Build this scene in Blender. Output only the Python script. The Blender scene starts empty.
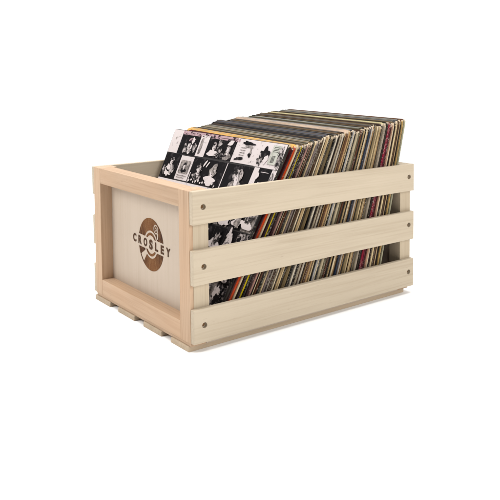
import bpy, bmesh, math, random
from mathutils import Vector, Matrix, noise
rnd = random.Random(11)
S = 0.01                      # the script is written in centimetres, the scene is in metres
sc = bpy.context.scene
C = sc.collection

# ------------------------------------------------------------------ camera
cam_d = bpy.data.cameras.new('camera'); cam = bpy.data.objects.new('camera', cam_d); C.objects.link(cam)
F_PX, PX, PY = 762.4777, 338.1203, 113.4712
cam_d.sensor_width = 36.0; cam_d.sensor_fit = 'HORIZONTAL'
cam_d.lens = 36.0 * F_PX / 500.0
cam_d.shift_x = (250 - PX) / 500.0
cam_d.shift_y = (PY - 250) / 500.0
cam_d.clip_start = 0.01; cam_d.clip_end = 200
yaw, pitch, roll = 0.862, -0.0702, -0.0005
f = Vector((math.cos(pitch)*math.cos(yaw), math.cos(pitch)*math.sin(yaw), math.sin(pitch)))
r = f.cross(Vector((0, 0, 1))).normalized(); u = r.cross(f)
r2 = math.cos(roll)*r + math.sin(roll)*u; u2 = -math.sin(roll)*r + math.cos(roll)*u
cam.matrix_world = Matrix(((r2.x, u2.x, -f.x, -53.996*S), (r2.y, u2.y, -f.y, -94.9452*S), (r2.z, u2.z, -f.z, 42.7377*S), (0, 0, 0, 1)))
sc.camera = cam

# ------------------------------------------------------------------ studio light
w = bpy.data.worlds.new('World'); sc.world = w; w.use_nodes = True
wn, wl = w.node_tree.nodes, w.node_tree.links
bg = wn['Background']; bg.inputs[0].default_value = (1.0, 0.995, 0.985, 1)
# world gradient shaped for light: white beyond the crate, dimmed camera-side to darken the recess
tcw = wn.new('ShaderNodeTexCoord'); dot = wn.new('ShaderNodeVectorMath'); dot.operation = 'DOT_PRODUCT'
wl.new(tcw.outputs['Generated'], dot.inputs[0]); dot.inputs[1].default_value = (0.65, 0.76, 0)
mrw = wn.new('ShaderNodeMapRange'); mrw.interpolation_type = 'SMOOTHSTEP'
for k_, v_ in ((1, -.15), (2, .45), (3, .16), (4, 1.2)): mrw.inputs[k_].default_value = v_
wl.new(dot.outputs['Value'], mrw.inputs[0]); wl.new(mrw.outputs[0], bg.inputs[1])
def area(name, loc, target, size, power, col=(1, 1, 1)):
    d = bpy.data.lights.new(name, 'AREA'); d.shape = 'SQUARE'; d.size = size; d.energy = power; d.color = col
    o = bpy.data.objects.new(name, d); C.objects.link(o); o.location = loc
    o.rotation_euler = (Vector(target) - Vector(loc)).to_track_quat('-Z', 'Y').to_euler()
    return o
area('key_softbox', (-1.0, 0.62, 1.15), (0.1, 0.17, 0.14), 0.7, 17.5, (1, 0.985, 0.97))
area('side_softbox', (0.32, -1.75, 1.0), (0.2, 0.1, 0.15), 1.0, 26, (1, 0.985, 0.965))
area('added_top_fill', (0.2, 0.0, 2.2), (0.2, 0.1, 0.0), 1.6, 52)  # unseen overhead fill, added to lift the ground to white
sc.view_settings.view_transform = 'Standard'; sc.view_settings.look = 'None'
sc.view_settings.exposure = 0; sc.view_settings.gamma = 1
sc.cycles.max_bounces = 8; sc.cycles.use_denoising = True

# ------------------------------------------------------------------ helpers
def lin(h):
    c = [int(h[i:i+2], 16)/255 for i in (0, 2, 4)]
    return tuple([(x/12.92 if x <= .04045 else ((x+.055)/1.055)**2.4) for x in c])
def link(name, me, mat, parent=None, smooth=False):
    o = bpy.data.objects.new(name, me); C.objects.link(o)
    if mat is not None and not me.materials: me.materials.append(mat)
    if parent: o.parent = parent
    if smooth:
        for p in me.polygons: p.use_smooth = True
    return o
def tag(o, label=None, cat=None, group=None, kind=None):
    if label: o['label'] = label
    if cat: o['category'] = cat
    if group: o['group'] = group
    if kind: o['kind'] = kind
    return o
def empty(name, loc=(0, 0, 0)):
    o = bpy.data.objects.new(name, None); C.objects.link(o); o.location = loc; o.empty_display_size = .02
    return o
def box_bm(x0, x1, y0, y1, z0, z1, bev=0.12, segs=2):
    bm = bmesh.new(); bmesh.ops.create_cube(bm, size=1)
    for v in bm.verts:
        v.co = Vector((x0 + (v.co.x+.5)*(x1-x0), y0 + (v.co.y+.5)*(y1-y0), z0 + (v.co.z+.5)*(z1-z0))) * S
    if bev: bmesh.ops.bevel(bm, geom=bm.edges[:], offset=bev*S, segments=segs, profile=.6, affect='EDGES')
    return bm
def box(name, b, mat, parent, bev=0.12):
    """box object whose origin sits at the middle of the board"""
    x0, x1, y0, y1, z0, z1 = b
    c = Vector(((x0+x1)/2, (y0+y1)/2, (z0+z1)/2))
    bm = box_bm(x0-c.x, x1-c.x, y0-c.y, y1-c.y, z0-c.z, z1-c.z, bev)
    me = bpy.data.meshes.new(name); bm.to_mesh(me); bm.free()
    o = link(name, me, mat, parent); o.location = c*S
    return o

# ------------------------------------------------------------------ materials
def nt(name):
    m = bpy.data.materials.new(name); m.use_nodes = True
    n = m.node_tree.nodes; l = m.node_tree.links
    return m, n, l, n['Principled BSDF']
def node(n, t, **k):
    x = n.new(t)
    for a, b in k.items(): setattr(x, a, b)
    return x
def mixc(n, l, fac, a, b, mode='MIX'):
    x = node(n, 'ShaderNodeMix', data_type='RGBA', blend_type=mode)
    for s, v in ((0, fac), (6, a), (7, b)):
        if hasattr(v, 'links'): l.new(v, x.inputs[s])
        else: x.inputs[s].default_value = v if s == 0 else tuple(v) + (1,)
    return x.outputs[2]
def ramp(n, l, src, p0, p1, c0=0., c1=1.):
    x = node(n, 'ShaderNodeMapRange'); x.inputs[1].default_value = p0; x.inputs[2].default_value = p1
    x.inputs[3].default_value = c0; x.inputs[4].default_value = c1
    l.new(src, x.inputs[0]); return x.outputs[0]
def wood(name, base, dark, axis, streak=.5, warm=None):
    """timber with its grain running along one axis; every board gets its own stretch of grain"""
    m, n, l, b = nt(name)
    tc = node(n, 'ShaderNodeTexCoord'); oi = node(n, 'ShaderNodeObjectInfo')
    add = node(n, 'ShaderNodeVectorMath', operation='MULTIPLY_ADD')
    comb = node(n, 'ShaderNodeCombineXYZ')
    for i in range(3): l.new(oi.outputs['Random'], comb.inputs[i])
    l.new(comb.outputs[0], add.inputs[0]); add.inputs[1].default_value = (7.3, 3.1, 5.7); l.new(tc.outputs['Object'], add.inputs[2])
    def stretched(sc_along, sc_across):
        mp = node(n, 'ShaderNodeMapping'); s = [sc_across]*3; s['xyz'.index(axis)] = sc_along
        mp.inputs['Scale'].default_value = s; l.new(add.outputs[0], mp.inputs[0]); return mp.outputs[0]
    n1 = node(n, 'ShaderNodeTexNoise'); n1.inputs['Scale'].default_value = 1; n1.inputs['Detail'].default_value = 5; n1.inputs['Roughness'].default_value = .6
    n1.inputs['Distortion'].default_value = .6; l.new(stretched(3.5, 70), n1.inputs['Vector'])
    n2 = node(n, 'ShaderNodeTexNoise'); n2.inputs['Scale'].default_value = 1; n2.inputs['Detail'].default_value = 3
    l.new(stretched(6, 330), n2.inputs['Vector'])
    n3 = node(n, 'ShaderNodeTexNoise'); n3.inputs['Scale'].default_value = 9; n3.inputs['Detail'].default_value = 2; l.new(add.outputs[0], n3.inputs['Vector'])
    c = mixc(n, l, ramp(n, l, n1.outputs[0], .46, .72, 0, streak), base, dark)
    c = mixc(n, l, ramp(n, l, n2.outputs[0], .5, .7, 0, streak*.8), c, dark)
    if warm: c = mixc(n, l, ramp(n, l, n3.outputs[0], .4, .65, 0, .55), c, warm)
    else: c = mixc(n, l, ramp(n, l, n3.outputs[0], .35, .7, 0, .12), c, tuple(x*.8 for x in base))
    n5 = node(n, 'ShaderNodeTexNoise'); n5.inputs['Scale'].default_value = 1; n5.inputs['Detail'].default_value = 1
    l.new(stretched(60, 900), n5.inputs['Vector'])
    c = mixc(n, l, ramp(n, l, n5.outputs[0], .72, .80, 0, .3), c, tuple(x*.6 for x in dark))
    hsv = node(n, 'ShaderNodeHueSaturation'); l.new(c, hsv.inputs['Color']); l.new(ramp(n, l, oi.outputs['Random'], 0, 1, .93, 1.06), hsv.inputs['Value'])
    l.new(hsv.outputs[0], b.inputs['Base Color']); b.inputs['Roughness'].default_value = .62; b.inputs['Specular IOR Level'].default_value = .25
    bp = node(n, 'ShaderNodeBump'); bp.inputs['Strength'].default_value = .12; bp.inputs['Distance'].default_value = .0006
    l.new(n2.outputs[0], bp.inputs['Height']); l.new(bp.outputs[0], b.inputs['Normal'])
    return m
PALE, PALE_D = (.455, .381, .285), (.30, .235, .155)
PINK, PINK_D, PINK_W = (.44, .31, .208), (.28, .17, .095), (.45, .295, .185)
M = {}
M['slat'] = wood('pale_slat_wood', PALE, PALE_D, 'x', .35)
M['post'] = wood('pale_post_wood', (.44, .362, .262), PALE_D, 'z', .35)
M['rail'] = wood('pink_rail_pine', PINK, PINK_D, 'y', .6, PINK_W)
M['stile'] = wood('pink_stile_pine', PINK, PINK_D, 'z', .6, PINK_W)
M['panel'] = wood('pale_panel_plywood', (.455, .375, .30), (.38, .30, .225), 'z', .3)
M['board'] = wood('pale_board_wood', (.44, .345, .245), PALE_D, 'x', .4)

def plain(name, col, rough=.6, metal=0., var=.15, scale=60):
    m, n, l, b = nt(name)
    nz = node(n, 'ShaderNodeTexNoise'); nz.inputs['Scale'].default_value = scale; nz.inputs['Detail'].default_value = 4
    tc = node(n, 'ShaderNodeTexCoord'); l.new(tc.outputs['Object'], nz.inputs['Vector'])
    c = mixc(n, l, nz.outputs[0], tuple(x*(1-var) for x in col), tuple(min(1, x*(1+var)) for x in col))
    l.new(c, b.inputs['Base Color']); b.inputs['Roughness'].default_value = rough; b.inputs['Metallic'].default_value = metal; b.inputs['Specular IOR Level'].default_value = .1
    return m
M['screw'] = plain('dark_brass', (.17, .095, .045), .45, .5)
M['ground'] = plain('white_sweep_paper', (.93, .93, .925), .9, 0, .005)
def burnt():
    m, n, l, b = nt('burnt_brown_print')
    tc = node(n, 'ShaderNodeTexCoord')
    nz = node(n, 'ShaderNodeTexNoise'); nz.inputs['Scale'].default_value = 230; nz.inputs['Detail'].default_value = 6; nz.inputs['Roughness'].default_value = .75
    mp = node(n, 'ShaderNodeMapping'); mp.inputs['Scale'].default_value = (1, 1, .35); l.new(tc.outputs['Object'], mp.inputs[0]); l.new(mp.outputs[0], nz.inputs['Vector'])
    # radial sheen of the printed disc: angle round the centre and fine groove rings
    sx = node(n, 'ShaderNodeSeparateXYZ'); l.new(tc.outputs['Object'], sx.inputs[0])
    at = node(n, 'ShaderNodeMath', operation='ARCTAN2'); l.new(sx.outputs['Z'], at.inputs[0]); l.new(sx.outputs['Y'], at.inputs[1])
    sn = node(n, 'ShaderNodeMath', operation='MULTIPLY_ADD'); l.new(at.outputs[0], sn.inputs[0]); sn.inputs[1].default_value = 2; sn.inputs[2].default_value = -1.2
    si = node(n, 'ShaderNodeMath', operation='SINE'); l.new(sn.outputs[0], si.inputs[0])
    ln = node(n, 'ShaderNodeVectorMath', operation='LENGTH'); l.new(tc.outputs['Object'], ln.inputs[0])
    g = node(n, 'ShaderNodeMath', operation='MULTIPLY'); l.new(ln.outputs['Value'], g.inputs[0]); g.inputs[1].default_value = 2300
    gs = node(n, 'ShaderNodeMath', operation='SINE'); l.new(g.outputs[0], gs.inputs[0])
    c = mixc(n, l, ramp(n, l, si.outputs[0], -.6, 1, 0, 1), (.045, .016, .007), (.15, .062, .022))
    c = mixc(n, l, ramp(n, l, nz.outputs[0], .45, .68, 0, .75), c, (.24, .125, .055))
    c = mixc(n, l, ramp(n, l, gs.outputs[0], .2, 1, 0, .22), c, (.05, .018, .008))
    l.new(c, b.inputs['Base Color']); b.inputs['Roughness'].default_value = .7; b.inputs['Specular IOR Level'].default_value = .08
    return m
M['burnt'] = burnt()
M['ink'] = plain('dark_brown_ink', (.065, .030, .014), .7, 0, .5, 300)

# card: colour comes from the object itself, with scuffs and small printed marks
def card(name, marks, wear):
    m, n, l, b = nt(name)
    oi = node(n, 'ShaderNodeObjectInfo'); tc = node(n, 'ShaderNodeTexCoord')
    off = node(n, 'ShaderNodeVectorMath', operation='MULTIPLY_ADD'); comb = node(n, 'ShaderNodeCombineXYZ')
    for i in range(3): l.new(oi.outputs['Random'], comb.inputs[i])
    l.new(comb.outputs[0], off.inputs[0]); off.inputs[1].default_value = (3.1, 5.3, 9.7); l.new(tc.outputs['Object'], off.inputs[2])
    nz = node(n, 'ShaderNodeTexNoise'); nz.inputs['Scale'].default_value = 45; nz.inputs['Detail'].default_value = 5; l.new(off.outputs[0], nz.inputs['Vector'])
    c = mixc(n, l, ramp(n, l, nz.outputs[0], .4, .75, 0, .4), oi.outputs['Color'], (.07, .06, .05))
    if marks:
        mp = node(n, 'ShaderNodeMapping'); mp.inputs['Scale'].default_value = (800, 800, 620); l.new(off.outputs[0], mp.inputs[0])
        tx = node(n, 'ShaderNodeTexNoise'); tx.inputs['Scale'].default_value = 1; tx.inputs['Detail'].default_value = 1; l.new(mp.outputs[0], tx.inputs['Vector'])
        seg = node(n, 'ShaderNodeTexNoise'); seg.inputs['Scale'].default_value = 9; seg.inputs['Detail'].default_value = 0; l.new(off.outputs[0], seg.inputs['Vector'])
        k = node(n, 'ShaderNodeMath', operation='MULTIPLY'); l.new(ramp(n, l, tx.outputs[0], .55, .6), k.inputs[0]); l.new(ramp(n, l, seg.outputs[0], .56, .59), k.inputs[1])
        k2 = node(n, 'ShaderNodeMath', operation='MULTIPLY'); l.new(k.outputs[0], k2.inputs[0]); k2.inputs[1].default_value = .42
        bw = node(n, 'ShaderNodeRGBToBW'); l.new(oi.outputs['Color'], bw.inputs[0])
        inv = mixc(n, l, ramp(n, l, bw.outputs[0], .10, .16), (.42, .38, .32), (.03, .025, .02))
        c = mixc(n, l, k2.outputs[0], c, inv)
    if wear:
        n4 = node(n, 'ShaderNodeTexNoise'); n4.inputs['Scale'].default_value = 260; n4.inputs['Detail'].default_value = 3; l.new(off.outputs[0], n4.inputs['Vector'])
        sz = node(n, 'ShaderNodeSeparateXYZ'); l.new(tc.outputs['Generated'], sz.inputs[0])
        top = ramp(n, l, sz.outputs['Z'], .965, 1.0, 0, .24)
        ad = node(n, 'ShaderNodeMath', operation='ADD'); l.new(n4.outputs[0], ad.inputs[0]); l.new(top, ad.inputs[1])
        c = mixc(n, l, ramp(n, l, ad.outputs[0], .66, .74, 0, .85), c, (.46, .37, .27))
    l.new(c, b.inputs['Base Color']); b.inputs['Roughness'].default_value = .6; b.inputs['Specular IOR Level'].default_value = .08
    return m
M['card'] = card('printed_card', False, False)
M['spine'] = card('printed_spine', True, True)

def photo(name, a, bcol, lo, hi, scale, rough=.4):
    m, n, l, b = nt(name)
    tc = node(n, 'ShaderNodeTexCoord')
    nz = node(n, 'ShaderNodeTexNoise'); nz.inputs['Scale'].default_value = scale; nz.inputs['Detail'].default_value = 4; nz.inputs['Roughness'].default_value = .6
    l.new(tc.outputs['Object'], nz.inputs['Vector'])
    l.new(mixc(n, l, ramp(n, l, nz.outputs[0], lo, hi), a, bcol), b.inputs['Base Color'])
    b.inputs['Roughness'].default_value = .6; b.inputs['Specular IOR Level'].default_value = .04
    return m
INK, WHT = (.008, .007, .008), (.56, .50, .49)
PH = [photo('photo_black', INK, (.05, .043, .045), .55, .75, 80),
      photo('photo_white', WHT, (.22, .19, .185), .60, .72, 140),
      photo('photo_grey', (.12, .105, .10), (.33, .29, .27), .4, .6, 150),
      photo('photo_mottled', (.02, .018, .018), (.42, .37, .36), .44, .60, 170),
      photo('photo_mottled_dark', INK, (.30, .26, .255), .50, .62, 200),
      photo('photo_pink', (.40, .27, .29), (.03, .015, .02), .50, .60, 130),
      photo('photo_pale_green', (.42, .42, .37), (.27, .27, .23), .5, .7, 80)]

# ------------------------------------------------------------------ ground
G = 0.3
bm = bmesh.new()
for x, y in ((-1.3, -1.6), (1.5, -1.6), (1.5, 1.15), (-1.3, 1.15)): bm.verts.new((x, y, G*S))
bm.faces.new(bm.verts[:]); me = bpy.data.meshes.new('ground'); bm.to_mesh(me); bm.free()
tag(link('ground', me, M['ground']), 'seamless white studio surface under the crate', None, None, 'structure')

# ------------------------------------------------------------------ crate
L, W, T, H = 45.5, 35.0, 0.9, 24.0
ZB = 1.6
crate = tag(empty('wooden_crate', (0, 0, G*S)), 'pale slatted wooden crate with pinkish framed end and round disc logo', 'crate')
root = empty('tmp'); bpy.data.objects.remove(root)
OFF = Vector((0, 0, -G*S))
def put(o, base=OFF):
    o.location = o.location + base; return o
SW = 2.8
# front end: pinkish frame on pale corner posts
D = 2.55
def stile_L(y0, y1, near):
    o_, i_ = (y0, y1) if near else (y1, y0); q = .36 if near else -.36
    pr = [(0, o_), (.62, o_), (.62, o_+q), (3.16, o_+q), (3.16, i_), (0, i_)]
    cx, cy, cz = 1.58, (y0+y1)/2, (ZB+H)/2
    bm = bmesh.new(); a_ = [bm.verts.new(((x-cx)*S, (y-cy)*S, (ZB-cz)*S)) for x, y in pr]; f_ = bm.faces.new(a_)
    e_ = bmesh.ops.extrude_face_region(bm, geom=[f_])
    for v in e_['geom']:
        if isinstance(v, bmesh.types.BMVert): v.co.z = (H-cz)*S
    bmesh.ops.recalc_face_normals(bm, faces=bm.faces[:])
    bmesh.ops.bevel(bm, geom=bm.edges[:], offset=.08*S, segments=2, profile=.6, affect='EDGES')
    me = bpy.data.meshes.new('stile'); bm.to_mesh(me); bm.free()
    o = link('stile', me, M['stile'], crate); o.location = Vector((cx, cy, cz))*S; put(o)
    y = (o_, o_+q-.005) if near else (o_+q+.005, o_)
    put(box('corner_batten', (.63, 3.18, min(y), max(y), ZB, H-.03), M['post'], crate, .03))
stile_L(T, T+3.0, True); stile_L(W-T-2.55, W-T, False)
ya, yb = T+3.0, W-T-2.55
put(box('rail', (.02, D, ya, yb, H-2.65, H-.01), M['rail'], crate, .07))
put(box('rail', (.02, D, ya, yb, ZB+.01, ZB+2.75), M['rail'], crate, .07))
panel = put(box('end_panel', (2.1, 2.5, T+2.7, W-T-2.2, ZB+2.75, H-2.65), M['panel'], crate, 0))
# rear end
for y0, y1 in ((T, T+2.8), (W-T-2.8, W-T)):
    put(box('corner_post', (42.9, 45.45, y0, y1, ZB, H-.02), M['post'], crate, .08))
put(box('rail', (43.7, 45.43, T+2.8, W-T-2.8, H-2.65, H-.03), M['rail'], crate, .07))
put(box('rail', (43.7, 45.43, T+2.8, W-T-2.8, ZB+.01, ZB+2.7), M['rail'], crate, .07))
put(box('end_panel', (43.15, 43.65, T+2.8, W-T-2.8, ZB+.03, H-.05), M['panel'], crate, .03))
# side slats with countersunk screws
def cyl_bm(rad, y0, y1, n=28, rad2=None):
    bm = bmesh.new()
    a = [bm.verts.new((rad*math.cos(2*math.pi*i/n)*S, y0*S, rad*math.sin(2*math.pi*i/n)*S)) for i in range(n)]
    q = rad2 or rad
    b_ = [bm.verts.new((q*math.cos(2*math.pi*i/n)*S, y1*S, q*math.sin(2*math.pi*i/n)*S)) for i in range(n)]
    for i in range(n): bm.faces.new((a[i], a[(i+1) % n], b_[(i+1) % n], b_[i]))
    bm.faces.new(a[::-1]); bm.faces.new(b_); bmesh.ops.recalc_face_normals(bm, faces=bm.faces[:])
    return bm
screw_bm = cyl_bm(.27, -.05, .05)
bmesh.ops.bevel(screw_bm, geom=[e for e in screw_bm.edges if len(e.link_faces) == 2 and e.calc_face_angle(0) > 1], offset=.02*S, segments=2, affect='EDGES')
# cross recess
for a in (0, 90):
    c_ = box_bm(-.2, .2, -.058, -.04, -.035, .035, 0)
    rm = Matrix.Rotation(math.radians(a+20), 4, 'Y'); c_.transform(rm)
    tmp = bpy.data.meshes.new('t'); c_.to_mesh(tmp); screw_bm.from_mesh(tmp); c_.free(); bpy.data.meshes.remove(tmp)
screw_me = bpy.data.meshes.new('screw'); screw_bm.to_mesh(screw_me); screw_bm.free(); screw_me.materials.append(M['screw'])
def slat(y0, y1, z0, z1, side, tilt):
    o = put(box('side_slat', (.05, L, y0, y1, z0, z1), M['slat'], crate, .14))
    cx, cy, cz = (.05+L)/2, (y0+y1)/2, (z0+z1)/2
    cut = bpy.data.objects.new('cut', None)
    zs = cz + .05
    holes = [(1.85, zs+.02), (44.25, zs+.1)]
    bmc = bmesh.new()
    for hx, hz in holes:
        yo = y0-.2 if side < 0 else y1+.2
        yi = y0+.55 if side < 0 else y1-.55
        cb = cyl_bm(.43, min(yo, yi), max(yo, yi), 32, None); 
        for v in cb.verts: v.co += Vector((hx, 0, hz))*S
        for v in cb.verts:
            pass
        tmp = bpy.data.meshes.new('t'); cb.to_mesh(tmp); bmc.from_mesh(tmp); cb.free(); bpy.data.meshes.remove(tmp)
    for v in bmc.verts: v.co -= Vector((cx, cy, cz))*S
    cm = bpy.data.meshes.new('cut'); bmc.to_mesh(cm); bmc.free()
    co = bpy.data.objects.new('cut', cm); C.objects.link(co); co.location = o.location.copy(); co.parent = crate
    md = o.modifiers.new('b', 'BOOLEAN'); md.operation = 'DIFFERENCE'; md.object = co; md.solver = 'EXACT'
    bpy.context.view_layer.update()
    dg = bpy.context.evaluated_depsgraph_get()
    nm = bpy.data.meshes.new_from_object(o.evaluated_get(dg))
    o.modifiers.clear(); o.data = nm; bpy.data.objects.remove(co)
    for hx, hz in holes:
        s_ = bpy.data.objects.new('screw', screw_me); C.objects.link(s_); s_.parent = o
        yy = y0+.50 if side < 0 else y1-.50
        s_.location = Vector((hx-cx, yy-cy, hz-cz))*S
        s_.rotation_euler = (0, rnd.random()*3, 0 if side < 0 else math.pi)
    return o
for z0, z1 in ((19.13, 24.0), (10.25, 15.39), (1.65, 6.72)):
    slat(0, T, z0, z1, -1, 0)
    slat(W-T, W, z0-.02, z1, 1, 0)
# bottom: cross strips, then four long boards
put(box('cross_strip', (.12, 2.6, T+.05, W-T-.05, 1.12, ZB-.01), M['rail'], crate, .05))
put(box('cross_strip', (42.4, 44.9, T+.05, W-T-.05, 1.12, ZB-.01), M['rail'], crate, .05))
for y0, y1 in ((1.3, 6.7), (9.7, 15.7), (18.9, 25.0), (28.2, 34.25)):
    put(box('bottom_board', (-.12, 44.3, y0, y1, G, 1.11), M['board'], crate, .08))
put(box('floor_sheet', (2.7, 43.1, T+.1, W-T-.1, 1.12, 1.4), M['panel'], crate, 0))

# ------------------------------------------------------------------ disc logo on the end panel (view from -x: right of the picture is -y)
LC = Vector((2.1, 16.95, 12.97))                 # centre of the logo
pc = Vector((2.3, (T+2.7+W-T-2.2)/2, (ZB+2.75+H-2.65)/2))
tl = math.radians(-2.0)
def band(a, b):                                   # a to the right, b up, in the tilted frame of the lettering
    return a*math.cos(tl)+b*math.sin(tl), -a*math.sin(tl)+b*math.cos(tl)
def keep(a, b):
    a2, b2 = band(a, b); rr = math.hypot(a, b)
    if rr < 2.28: return False
    if abs(b2) < 1.02: return False
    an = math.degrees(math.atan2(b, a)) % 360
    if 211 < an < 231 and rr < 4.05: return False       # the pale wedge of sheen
    if math.hypot(a-1.75, b-2.75) < .78: return False   # the little tone-arm emblem
    if 2.05 < a < 2.5 and 1.2 < b < 2.2: return False
    return True
bm = bmesh.new(); NR, NA = 96, 560; vs = {}
def gv(i, j):
    j %= NA
    if (i, j) not in vs:
        rr = 2.28+(4.32-2.28)*i/NR; a = 2*math.pi*j/NA
        vs[i, j] = bm.verts.new((0, -rr*math.cos(a)*S, rr*math.sin(a)*S))
    return vs[i, j]
for i in range(NR):
    for j in range(NA):
        rr = 2.28+(4.32-2.28)*(i+.5)/NR; a = 2*math.pi*(j+.5)/NA
        if keep(rr*math.cos(a), rr*math.sin(a)): bm.faces.new((gv(i, j), gv(i+1, j), gv(i+1, j+1), gv(i, j+1)))
def ring(r0, r1, cx=0, cy=0, cond=None, n=160, m=8):
    for i in range(m):
        for j in range(n):
            a0, a1 = 2*math.pi*j/n, 2*math.pi*(j+1)/n
            q0, q1 = r0+(r1-r0)*i/m, r0+(r1-r0)*(i+1)/m
            am, qm = (a0+a1)/2, (q0+q1)/2
            if cond and not cond(cx+qm*math.cos(am), cy+qm*math.sin(am)): continue
            bm.faces.new([bm.verts.new((0, -(cx+q*math.cos(a))*S, (cy+q*math.sin(a))*S)) for q, a in ((q0, a0), (q1, a0), (q1, a1), (q0, a1))])
ring(1.50, 1.93, cond=lambda a, b: abs(band(a, b)[1]) > .98)
ring(.34, .55, 1.75, 2.75); ring(.0, .16, 1.75, 2.75)
bmesh.ops.remove_doubles(bm, verts=bm.verts[:], dist=1e-6); bmesh.ops.recalc_face_normals(bm, faces=bm.faces[:])
for f_ in bm.faces:
    if f_.normal.x > 0: f_.normal_flip()
me = bpy.data.meshes.new('disc_logo'); bm.to_mesh(me); bm.free()
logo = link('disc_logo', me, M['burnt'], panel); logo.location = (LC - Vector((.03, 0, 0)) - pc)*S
# lettering
def glyph(ch, h, wid, heavy):
    cu = bpy.data.curves.new('g', 'FONT'); cu.body = ch; cu.size = 1; cu.align_x = 'CENTER'; cu.offset = heavy
    o = bpy.data.objects.new('g', cu); C.objects.link(o); bpy.context.view_layer.update()
    me_ = bpy.data.meshes.new_from_object(o.evaluated_get(bpy.context.evaluated_depsgraph_get()))
    bpy.data.objects.remove(o); bpy.data.curves.remove(cu)
    xs = [v.co.x for v in me_.vertices]; ys = [v.co.y for v in me_.vertices]
    cx, cy = (min(xs)+max(xs))/2, (min(ys)+max(ys))/2; kx, ky = wid/(max(xs)-min(xs)), h/(max(ys)-min(ys))
    for v in me_.vertices: v.co = Vector(((v.co.x-cx)*kx, (v.co.y-cy)*ky, 0))
    return me_
bm = bmesh.new()
for k, (ch, h, wd) in enumerate((('C', 1.4, 1.05), ('R', 1.4, 1.05), ('O', 1.4, 1.1), ('S', 1.65, 1.05), ('L', 1.4, .95), ('E', 1.4, .95), ('Y', 1.4, 1.25))):
    g = glyph(ch, h, wd*1.12, .045)
    a0 = (k-3)*1.93
    for v in g.vertices:
        a, b_ = v.co.x + a0, v.co.y
        a2 = a*math.cos(tl)-b_*math.sin(tl); b2 = a*math.sin(tl)+b_*math.cos(tl)
        v.co = Vector((0, -a2, b2))*S
    bm.from_mesh(g)
    if k in (0, 6) or True:
        # small serif bars at the stem feet
        pass
    bpy.data.meshes.remove(g)
for f_ in bm.faces:
    f_.normal_update()
    if f_.normal.x > 0: f_.normal_flip()
me = bpy.data.meshes.new('logo_lettering'); bm.to_mesh(me); bm.free()
o = link('logo_lettering', me, M['ink'], panel); o.location = (LC - Vector((.05, 0, 0)) - pc)*S

# ------------------------------------------------------------------ records
ZR = 1.42
def lerp(a, b, t): return a + (b-a)*t
def frame_of(s, first=False):
    """corners of a leaning sleeve: near bottom, near top, far bottom, far top (front faces)"""
    if first: A, B, Cc, Dd = Vector((3.3, 1.5, ZR)), Vector((18.6, 1.5, 29.3)), Vector((3.3, 32.7, ZR)), Vector((15.4, 32.7, 29.9))
    else:
        xb, xt = lerp(3.75, 37.5, s), lerp(19.25, 44.75, s)
        fb, ft = lerp(3.75, 36.5, s), lerp(17.4, 41.3, s)
        A = Vector((xb, 1.5, ZR)); B = Vector((xt, 1.5, ZR + math.sqrt(31.3**2-(xt-xb)**2)))
        Cc = Vector((fb, 32.6, ZR)); Dd = Vector((ft, 32.6, ZR + math.sqrt(31.3**2-(ft-fb)**2)))
    return A, B, Cc, Dd
def point(fr, u_, v_, d=0.0):
    A, B, Cc, Dd = fr
    P = (A*(1-v_)+B*v_)*u_ + (Cc*(1-v_)+Dd*v_)*(1-u_)
    n_ = ((B-A)*u_+(Dd-Cc)*(1-u_)).cross(A-Cc).normalized()
    if n_.x > 0: n_ = -n_
    return P + n_*d                                # d > 0 is towards the front of the crate
US = [0, .012, .03, .2, .4, .6, .8, .97, .988, 1]; VS = [0, .25, .5, .75, .96, .985, 1]
def sleeve_mesh(name, fr, th, org, rc, bow):
    bm = bmesh.new(); gr = {}
    for side in (0, 1):
        for i, u_ in enumerate(US):
            for j, v_ in enumerate(VS):
                uu, vv = u_, v_
                # rounded top corners
                if j == len(VS)-1 and i in (0, len(US)-1): vv -= rc*.65; uu += (rc*.35 if i == 0 else -rc*.35)
                elif j == len(VS)-1 and i in (1, len(US)-2): vv -= rc*.18
                elif i in (0, len(US)-1) and j == len(VS)-2: uu += (rc*.08 if i == 0 else -rc*.08)
                b_ = bow*math.sin(math.pi*uu)*math.sin(math.pi*min(1, vv*.75))
                P = point(fr, uu, vv, b_ - (th if side else 0))
                gr[side, i, j] = bm.verts.new((P-org)*S)
    nu, nv = len(US)-1, len(VS)-1
    for i in range(nu):
        for j in range(nv):
            bm.faces.new([gr[0, a, b] for a, b in ((i, j), (i, j+1), (i+1, j+1), (i+1, j))])
            bm.faces.new([gr[1, a, b] for a, b in ((i, j), (i+1, j), (i+1, j+1), (i, j+1))])
    per = [(i, 0) for i in range(nu)] + [(nu, j) for j in range(nv)] + [(i, nv) for i in range(nu, 0, -1)] + [(0, j) for j in range(nv, 0, -1)]
    for k in range(len(per)):
        a, b = per[k], per[(k+1) % len(per)]
        bm.faces.new((gr[(0,)+a], gr[(0,)+b], gr[(1,)+b], gr[(1,)+a]))
    bmesh.ops.recalc_face_normals(bm, faces=bm.faces[:])
    me = bpy.data.meshes.new(name); bm.to_mesh(me); bm.free(); return me
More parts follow.
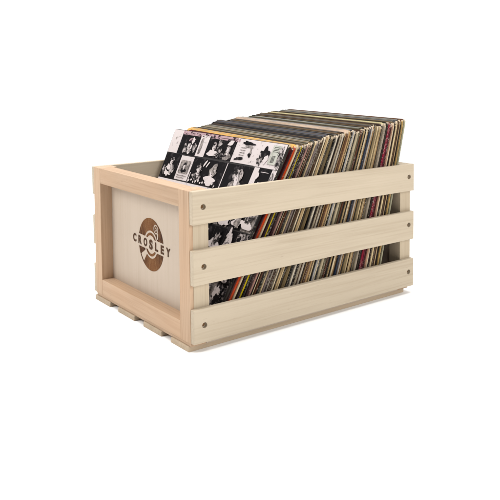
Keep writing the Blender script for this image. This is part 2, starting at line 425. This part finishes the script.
def spine_mesh(fr, th, org, bulge, rc):
    """rounded strip wrapped over the near edge of the sleeve"""
    bm = bmesh.new(); rows = []
    prof = [(-.004, 0.03), (.35/31, .06), (.5, 0)]
    vs_ = [0.002, .2, .4, .6, .8, .95, .985, .997]
    for j, v_ in enumerate(vs_):
        row = []
        pull = rc*1.1 if j == len(vs_)-1 else (rc*.25 if j == len(vs_)-2 else 0)
        for k in range(6):
            t_ = k/5; a = math.pi*t_
            d = -th*t_ + (.012 if k == 0 else (-.012 if k == 5 else 0))
            out = .004 + bulge*math.sin(a)
            P = point(fr, 1 + out/31.2 - pull*.5, v_, d)
            row.append(bm.verts.new((P-org)*S))
        P = point(fr, 1-.25/31.2-pull*.5, v_, .012); Q = point(fr, 1-.25/31.2-pull*.5, v_, -th-.012)
        row = [bm.verts.new((P-org)*S)] + row + [bm.verts.new((Q-org)*S)]
        rows.append(row)
    for j in range(len(rows)-1):
        for k in range(7):
            bm.faces.new((rows[j][k], rows[j][k+1], rows[j+1][k+1], rows[j+1][k]))
    bm.faces.new(rows[-1]); bm.faces.new(rows[0][::-1])
    bmesh.ops.recalc_face_normals(bm, faces=bm.faces[:])
    me = bpy.data.meshes.new('spine'); bm.to_mesh(me); bm.free(); return me

# spine colour, its name, cover colour, thickness, front to back
R_ = '''black-and-white:1c1a1c:2a2628:.42
maroon:5a2330:5e1f2a:.22
orange-red:c2492a:e8b64a:.50
cream:c9b79a:e9bb55:.30
black:1e1a1c:20222a:.28
dark purple:46303f:4a5270:.34
olive-yellow:b8a53c:5b6488:.36
black:221e1c:15151a:.26
slate-grey:5a5a66:2a2a30:.34
dark maroon:4d2a30:3a3634:.40
dusty pink:a97f78:6a6a58:.34
cream:d8c6a4:22232a:.36
black:1b1a19:26262c:.42
dark olive:4a4636:4a4a3c:.30
grey-mauve:85787a:1a1a20:.34
dark brown:43362c:2c2c38:.36
light grey:a49c92:3b3a40:.24
umber:5f4c3a:181820:.42
dark brown:3c3028:22222a:.36
tan:c2a67c:34302e:.28
dark umber:40362c:1c1c22:.36
olive-brown:7d6a48:20202a:.46
khaki:a0885e:2a2a30:.34
black:191a1c:55503f:.28
off-white:cfc8b8:2b2c30:.30
charcoal:33353a:26282a:.24
grey-beige:a59a86:1f2418:.48
pale grey:b8b2a6:2c3028:.34
dark brown:3b2c22:39393a:.34
reddish brown:7c5238:15151c:.34
tan:c39c6c:1c1c20:.32
brown:86663f:26221f:.34
cream:d4bd92:141418:.30
black:16181c:1c1e20:.30
silver grey:a7acb0:303338:.30
dark slate:2a3238:1a1c20:.34
stone:b3a88e:3a3c40:.50
olive-grey:77705a:2a2a30:.42
dark brown:392c22:5a5f50:.30
tan:b69a6e:3a4038:.30
black:1a1816:20242a:.26
ivory:d9cdb0:2a3036:.28
umber:5c4a38:24282c:.36
steel blue:3f5068:1c2024:.28
pale grey:b9b4ac:4c4c50:.30
dark grey:3a3836:5c5c62:.34
khaki:978460:6a6a70:.36
dark brown:3a2e24:46464c:.34
light tan:c8b28a:2a2c30:.26
charcoal:2e2c2c:505860:.30
grey-brown:8a7c6a:66707a:.40
warm grey:a89e90:5a626c:.46
dark brown:33261e:4a5056:.36
near-black:1c1618:2a2c30:.26
crimson:9c1f42:3e4044:.44
deep magenta:7e1c3e:383a3c:.30
maroon-brown:5a2a2a:54504c:.28
salmon:c08e78:6c6460:.28
dark brown:40302a:4a4644:.26
cream:dcc8a0:605850:.30
brown:6e5238:5a4a3e:.30
pale tan:d0b48a:4e4038:.28
black-brown:2a221c:503c34:.26
gold-tan:c4a264:5c463a:.28
dark olive:3c3c2c:6a4a3a:.26
pale sage:b4b8a0:7a5240:.24'''.split('\n')
R_ = [x.split(':') for x in R_]
rows_, r3 = [], random.Random(23)
EXT = (('pale buff', 'cdb892'), ('dark cocoa', '3a2a20'), ('worn tan', 'b08c60'), ('ash grey', '9a948c'), ('blackish', '191614'), ('rust brown', '7a4630'), ('bone', 'dccfb4'), ('chestnut', '5e3a26'))
for k_, row in enumerate(R_):
    rows_.append((k_, row))
    if 6 < k_ < len(R_)-2 and k_ not in (29, 30, 50) and r3.random() < .42:
        nm_, cc_ = r3.choice(EXT)
        rows_.append((k_+.5, [nm_, cc_, r3.choice(('1c1c20', '26221f', '2c3030', '3a342e')), '.22']))
R_ = [row for _, row in rows_]; OLD = [k_ for k_, _ in rows_]
N = len(R_)
tot = sum(float(x[3]) for x in R_[1:])
ORD = ['', 'first', 'second', 'third', 'fourth', 'fifth', 'sixth', 'seventh', 'eighth', 'ninth', 'tenth', 'eleventh']
OWN_ = {0: 'record sleeve covered in a black and white photo collage, frontmost in the crate',
       2: 'orange-red spined record, brightest warm spine near the front of the row',
       6: 'olive-yellow spined record, the only yellow spine showing through the slats',
       36: 'record with the widest stone-coloured spine, midway along the row',
       43: 'steel blue spined record, the only blue spine behind the middle of the row',
       54: 'crimson spined record, the brightest red spine towards the rear of the crate',
       65: 'pale sage spined record, rearmost of the row and leaning on the back panel'}
FEAT = [(1, 1, .22, '571a24'), (2, 3, .46, 'e8c27c'), (4, 4, .44, '2a1e1c'), (5, 16, .10, None), (17, 17, .42, '23242c'), (18, 19, .55, '60677c'), (20, 20, .50, '2a2c38'), (21, 28, .12, None),
        (29, 30, .42, 'ddcdc6'), (31, 31, .36, '1d1c20'), (43, 44, .15, None), (50, 51, .22, 'd6d8be'), (52, 53, .26, '2a2e28'), (59, 60, .22, '5c6470'), (63, 64, .12, '6a4638'), (65, 65, .24, '75503f')]
OWN = {OLD.index(k_): v_ for k_, v_ in OWN_.items()}
lands = sorted(OWN)
acc = 0.0
fr0 = None
def ordinal(k):
    if k < len(ORD): return ORD[k]
    return {12: 'twelfth', 13: 'thirteenth', 14: 'fourteenth', 15: 'fifteenth', 16: 'sixteenth', 17: 'seventeenth', 18: 'eighteenth', 19: 'nineteenth', 20: 'twentieth', 21: 'twenty-first'}[k]
for i, (cname, spc, cvc, th) in enumerate(R_):
    th = float(th)
    if i == 0: fr = frame_of(0, True)
    else:
        s = acc/tot; acc += th
        fr = frame_of(s)
        # each sleeve sits a little differently: pushed back or forward across the crate, slid up its neighbour
        dy = rnd.uniform(-.22, .12); up = rnd.choice((0, 0, .1, -.1, .22, -.25)) + rnd.uniform(-.06, .06)
        for lo, hi, h_, cc in FEAT:
            if lo <= OLD[i] <= hi+.5: up = h_ + rnd.uniform(-.03, .03); cvc = cc or cvc
        wd = rnd.uniform(-.25, .15)
        if i == 1: wd, dy = -1.0, 0
        tt = []
        for k, P in enumerate(fr):
            ax = (fr[1]-fr[0]).normalized() if k < 2 else (fr[3]-fr[2]).normalized()
            P = P + Vector((0, dy + (wd if k >= 2 else 0), 0))
            if k in (1, 3): P = P + ax*up
            tt.append(P)
        fr = tuple(tt)
    th_real = th*.86*min(1, 24.2/tot) if i else .30
    org = fr[0].copy()
    root = empty('record_sleeve', (org - Vector((0, 0, 0)))*S)
    if i in OWN: lab = OWN[i]
    else:
        best = min(lands, key=lambda k: abs(k-i)+(0 if k < i else .5))
        side = 'behind' if best < i else 'in front of'
        nm = {0: 'the front photo-collage record', 2: 'the orange-red spined record', 6: 'the olive-yellow spined record', 36: 'the widest stone-coloured spine', 43: 'the steel blue spined record', 54: 'the crimson spined record', 65: 'the rearmost pale sage record'}[OLD[best]]
        lab = f'{cname} spined record, {ordinal(abs(best-i))} {side} {nm}'
    tag(root, lab, 'record', 'records filed in the crate')
    rc = .018 if i else .006
    if i == 1: rc = .035
    bow = rnd.uniform(-.03, .03) if i else 0
    o = link('sleeve', sleeve_mesh('sleeve', fr, th_real, org, rc, bow), M['card'], root)
    if not any(lo <= OLD[i] <= hi+.5 and cc for lo, hi, h_, cc in FEAT) and i and r3.random() < .55:
        cvc = r3.choice(('4a3a2c', '5a4a38', '6e5a44', '3c4238', '2e3c4c', '7c705c', '8e7c60', '3a2a24', '14120f', '0f0f10'))
    cl = lin(cvc); o.color = (cl[0]*.80, cl[1]*.70, cl[2]*.56, 1)
    if i == 0: o.color = (.03, .028, .03, 1)
    o = link('spine', spine_mesh(fr, th_real, org, .05, .010 if i else .004), M['spine'], root, True)
    cs = lin(spc); gy = sum(cs)/3; sat = 1.1 if OLD[i] in (2, 6, 43, 54, 55) else .86
    o.color = tuple((gy*t_+(c-gy)*sat)*(.32+.40*min(1, gy/.4)) for c, t_ in zip(cs, (1.08, .99, .90))) + (1,)
    if i and rnd.random() < .5:
        # the paper inner sleeve that shows above the card
        ins = rnd.choice(('e9e2d0', 'd8ccb0', 'c9b48c', 'e4e0da', 'a8a098', 'bfa888', '8a7a66'))
        lift_ = rnd.uniform(.06, .13); ax = (fr[1]-fr[0]).normalized()*lift_; bx = (fr[3]-fr[2]).normalized()*lift_
        d0 = th_real*rnd.uniform(.3, .6); ts = .05
        bm = bmesh.new(); vv = []
        ua, ub = rnd.uniform(.015, .05), rnd.uniform(.955, .985)
        for dd in (-d0, -d0-ts):
            for (u_, v_) in ((ua, .6), (ub, .6), (ub, 1), (ua, 1)):
                P = point(fr, u_, v_, dd + bow*math.sin(math.pi*u_)*math.sin(math.pi*v_*.75)*.0)
                if v_ == 1: P = P + ax*u_ + bx*(1-u_)
                vv.append(bm.verts.new((P-org)*S))
        for q in ((0, 1, 2, 3), (7, 6, 5, 4), (0, 4, 5, 1), (1, 5, 6, 2), (2, 6, 7, 3), (3, 7, 4, 0)): bm.faces.new([vv[k] for k in q])
        bmesh.ops.recalc_face_normals(bm, faces=bm.faces[:])
        me = bpy.data.meshes.new('inner_sleeve'); bm.to_mesh(me); bm.free()
        o = link('inner_sleeve', me, M['card'], root); o.color = tuple(c*.42 for c in lin(ins)) + (1,)
    if i == 0:
        front_root, fr0 = root, fr

# photo collage printed on the front sleeve (a generic patchwork of black and white snapshots)
bm = bmesh.new(); lift = [.05]
def patch(poly, mi, d):
    vs_ = [bm.verts.new((point(fr0, a, b, d)-fr0[0])*S) for a, b in poly]
    f_ = bm.faces.new(vs_); f_.material_index = mi; return f_
def cell(u0, u1, v0, v1, mi, sh=.0):
    n_ = 3
    for i in range(n_):
        for j in range(n_):
            a0, a1 = lerp(u0, u1, i/n_), lerp(u0, u1, (i+1)/n_); b0, b1 = lerp(v0, v1, j/n_), lerp(v0, v1, (j+1)/n_)
            patch([(a0, b0), (a1, b0), (a1, b1), (a0, b1)], mi, .03)
def blob(cu, cv, ru, rv, mi, rot=0., seed=0, rough=.35, n_=26):
    poly = []
    for k in range(n_):
        a = 2*math.pi*k/n_
        q = 1 + rough*noise.noise(Vector((math.cos(a)*1.6+seed*3.1, math.sin(a)*1.6, seed*1.7)))*1.8
        x, y = ru*q*math.cos(a), rv*q*math.sin(a)
        poly.append((min(.995, max(.004, cu + x*math.cos(rot)-y*math.sin(rot))), min(.995, max(.004, cv + x*math.sin(rot)+y*math.cos(rot)))))
    lift[0] += .0009; patch(poly, mi, lift[0])
def rect(u0, u1, v0, v1, mi): lift[0] += .0009; patch([(u0, v0), (u1, v0), (u1, v1), (u0, v1)], mi, lift[0])
B_, W_, G_, X_, Y_, P_, Q_ = range(7)
def portrait(cu, cv, k, seed, hair=B_, skin=W_, dress=X_, rot=0.):
    """a generic head-and-shoulders snapshot: shoulders, hair, face, eyes, nose shade, mouth"""
    c_, s_ = math.cos(rot), math.sin(rot)
    at = lambda x, y: (cu + (x*c_-y*s_)*k, cv + (x*s_+y*c_)*k)
    def b(x, y, rx, ry, mi, ro=0., r_=.18, n=18):
        p_ = at(x, y); blob(p_[0], p_[1], rx*k, ry*k, mi, rot+ro, seed+x*7+y*3, r_, n)
    b(0, -1.15, 1.15, .62, dress, 0, .3); b(0, -.62, .28, .4, skin, 0, .1)
    b(0, .12, .68, .82, hair, 0, .3); b(.03, -.02, .44, .6, skin, 0, .08)
    b(-.02, .5, .5, .2, hair, .2, .3)
    b(-.15, .08, .10, .05, B_, 0, .1, 8); b(.21, .08, .10, .05, B_, 0, .1, 8); b(.05, -.14, .05, .09, G_, 0, .1, 8); b(.04, -.33, .15, .045, B_, 0, .2, 8)
    b(.32, -.1, .1, .35, G_, 0, .3, 12)
# row 1
cell(.003, .095, .855, .997, W_); blob(.045, .945, .006, .01, G_, 0, 5)
cell(.095, .275, .855, .974, B_); cell(.095, .62, .974, .997, P_)
blob(.20, .945, .03, .014, P_, .3, 2); blob(.20, .895, .022, .03, W_, .2, 3); blob(.155, .90, .012, .03, X_, 0, 4); blob(.245, .905, .016, .03, X_, .1, 6); blob(.215, .945, .012, .02, W_, 0, 7); portrait(.19, .915, .027, 3)
cell(.275, .355, .858, .985, W_); blob(.30, .92, .012, .05, G_, 0, 9, .2)
cell(.355, .60, .862, .985, B_)
blob(.47, .93, .02, .045, X_, .3, 13); portrait(.42, .925, .032, 8, Y_, W_, W_, .1); portrait(.485, .915, .027, 14, B_, X_, X_, -.1); portrait(.55, .925, .033, 21, Y_, W_, G_, .1); blob(.555, .965, .025, .015, W_, .2, 15); blob(.50, .885, .05, .014, Y_, .1, 16); blob(.40, .925, .008, .012, B_, 0, 17); blob(.43, .965, .01, .008, B_, 0, 18)
cell(.60, .80, .86, .997, W_)
blob(.70, .975, .045, .009, B_, -.05, 21, .5); blob(.715, .955, .03, .006, G_, 0, 22)
for k in range(5): rect(.65, .69, .945-k*.014, .949-k*.014, G_)
blob(.735, .915, .013, .014, B_, .3, 24); blob(.735, .935, .006, .02, G_, .3, 25); blob(.66, .885, .03, .007, B_, .1, 26, .5)
cell(.80, .99, .858, .997, W_)
blob(.845, .93, .028, .032, B_, .3, 31, .5); blob(.825, .895, .02, .03, X_, .2, 32, .5); blob(.87, .90, .018, .02, W_, 0, 33); blob(.97, .92, .02, .06, X_, .0, 34, .4)
rect(.895, .955, .88, .985, Q_)
for k in range(4): rect(.905, .945, .972-k*.008, .975-k*.008, B_)
for k in range(9): rect(.912, .938, .925-k*.0042, .9272-k*.0042, B_)
# row 2
cell(.003, .135, .70, .852, B_)
portrait(.085, .80, .030, 31, Y_, W_, W_, -.15); blob(.035, .745, .014, .03, X_, .2, 42); blob(.07, .73, .03, .018, W_, 0, 44, .5); blob(.11, .755, .02, .03, X_, 0, 45)
cell(.135, .16, .70, .85, B_); cell(.16, .285, .705, .848, W_); rect(.178, .268, .745, .822, G_); portrait(.222, .787, .022, 44, B_, W_, B_)
rect(.178, .268, .728, .733, G_); rect(.178, .25, .716, .72, G_)
cell(.285, .588, .70, .85, B_)
portrait(.365, .785, .034, 52, Y_, W_, X_, .1); blob(.405, .825, .006, .022, W_, -.5, 53, .2); blob(.43, .82, .005, .02, W_, -.5, 54, .2)
portrait(.495, .785, .042, 61, G_, W_, W_, -.15)
for k in range(12): blob(.31+k*.022, .715+.006*math.sin(k*2.1), .007, .006, W_, 0, 60+k, .5, 12)
rect(.30, .306, .70, .76, W_); cell(.588, .594, .70, .85, W_)
cell(.594, .815, .70, .85, B_)
portrait(.715, .785, .052, 71, X_, W_, G_, .12)
cell(.815, .855, .70, .855, W_); cell(.855, .955, .70, .855, B_); blob(.90, .775, .012, .004, W_, 0, 87); blob(.865, .81, .01, .02, W_, 0, 88); rect(.88, .94, .832, .835, W_)
cell(.955, .99, .70, .855, W_); blob(.972, .80, .01, .03, X_, 0, 89)
# lower rows, seen between the slats
cell(.003, .99, .655, .697, W_); blob(.50, .678, .02, .008, B_, 0, 90, .3)
cols = [.003, .13, .28, .44, .57, .70, .80, .90, .99]
rows = [.655, .52, .40, .27, .135, .004]
kinds = random.Random(5)
for j in range(len(rows)-1):
    for i in range(len(cols)-1):
        base = kinds.choice((B_, B_, G_, B_, Y_))
        cell(cols[i], cols[i+1]-.004, rows[j+1], rows[j]-.006, base)
        um, vm = (cols[i]+cols[i+1])/2, (rows[j]+rows[j+1])/2
        portrait(um, vm+.01, kinds.uniform(.036, .046), kinds.uniform(0, 99), kinds.choice((B_, Y_, X_)), kinds.choice((W_, W_, X_)), kinds.choice((X_, G_, W_)), kinds.uniform(-.3, .3))
        for k in range(2):
            cu = kinds.uniform(cols[i]+.03, cols[i+1]-.03); cv = kinds.uniform(rows[j+1]+.03, rows[j]-.03)
            blob(cu, cv, kinds.uniform(.010, .026), kinds.uniform(.012, .040), kinds.choice((W_, G_, X_, B_, W_)), kinds.uniform(-.5, .5), kinds.uniform(0, 99), .45)
bmesh.ops.recalc_face_normals(bm, faces=bm.faces[:])
me = bpy.data.meshes.new('collage_print'); bm.to_mesh(me); bm.free()
for m_ in PH: me.materials.append(m_)
o = link('collage_print', me, None, front_root)
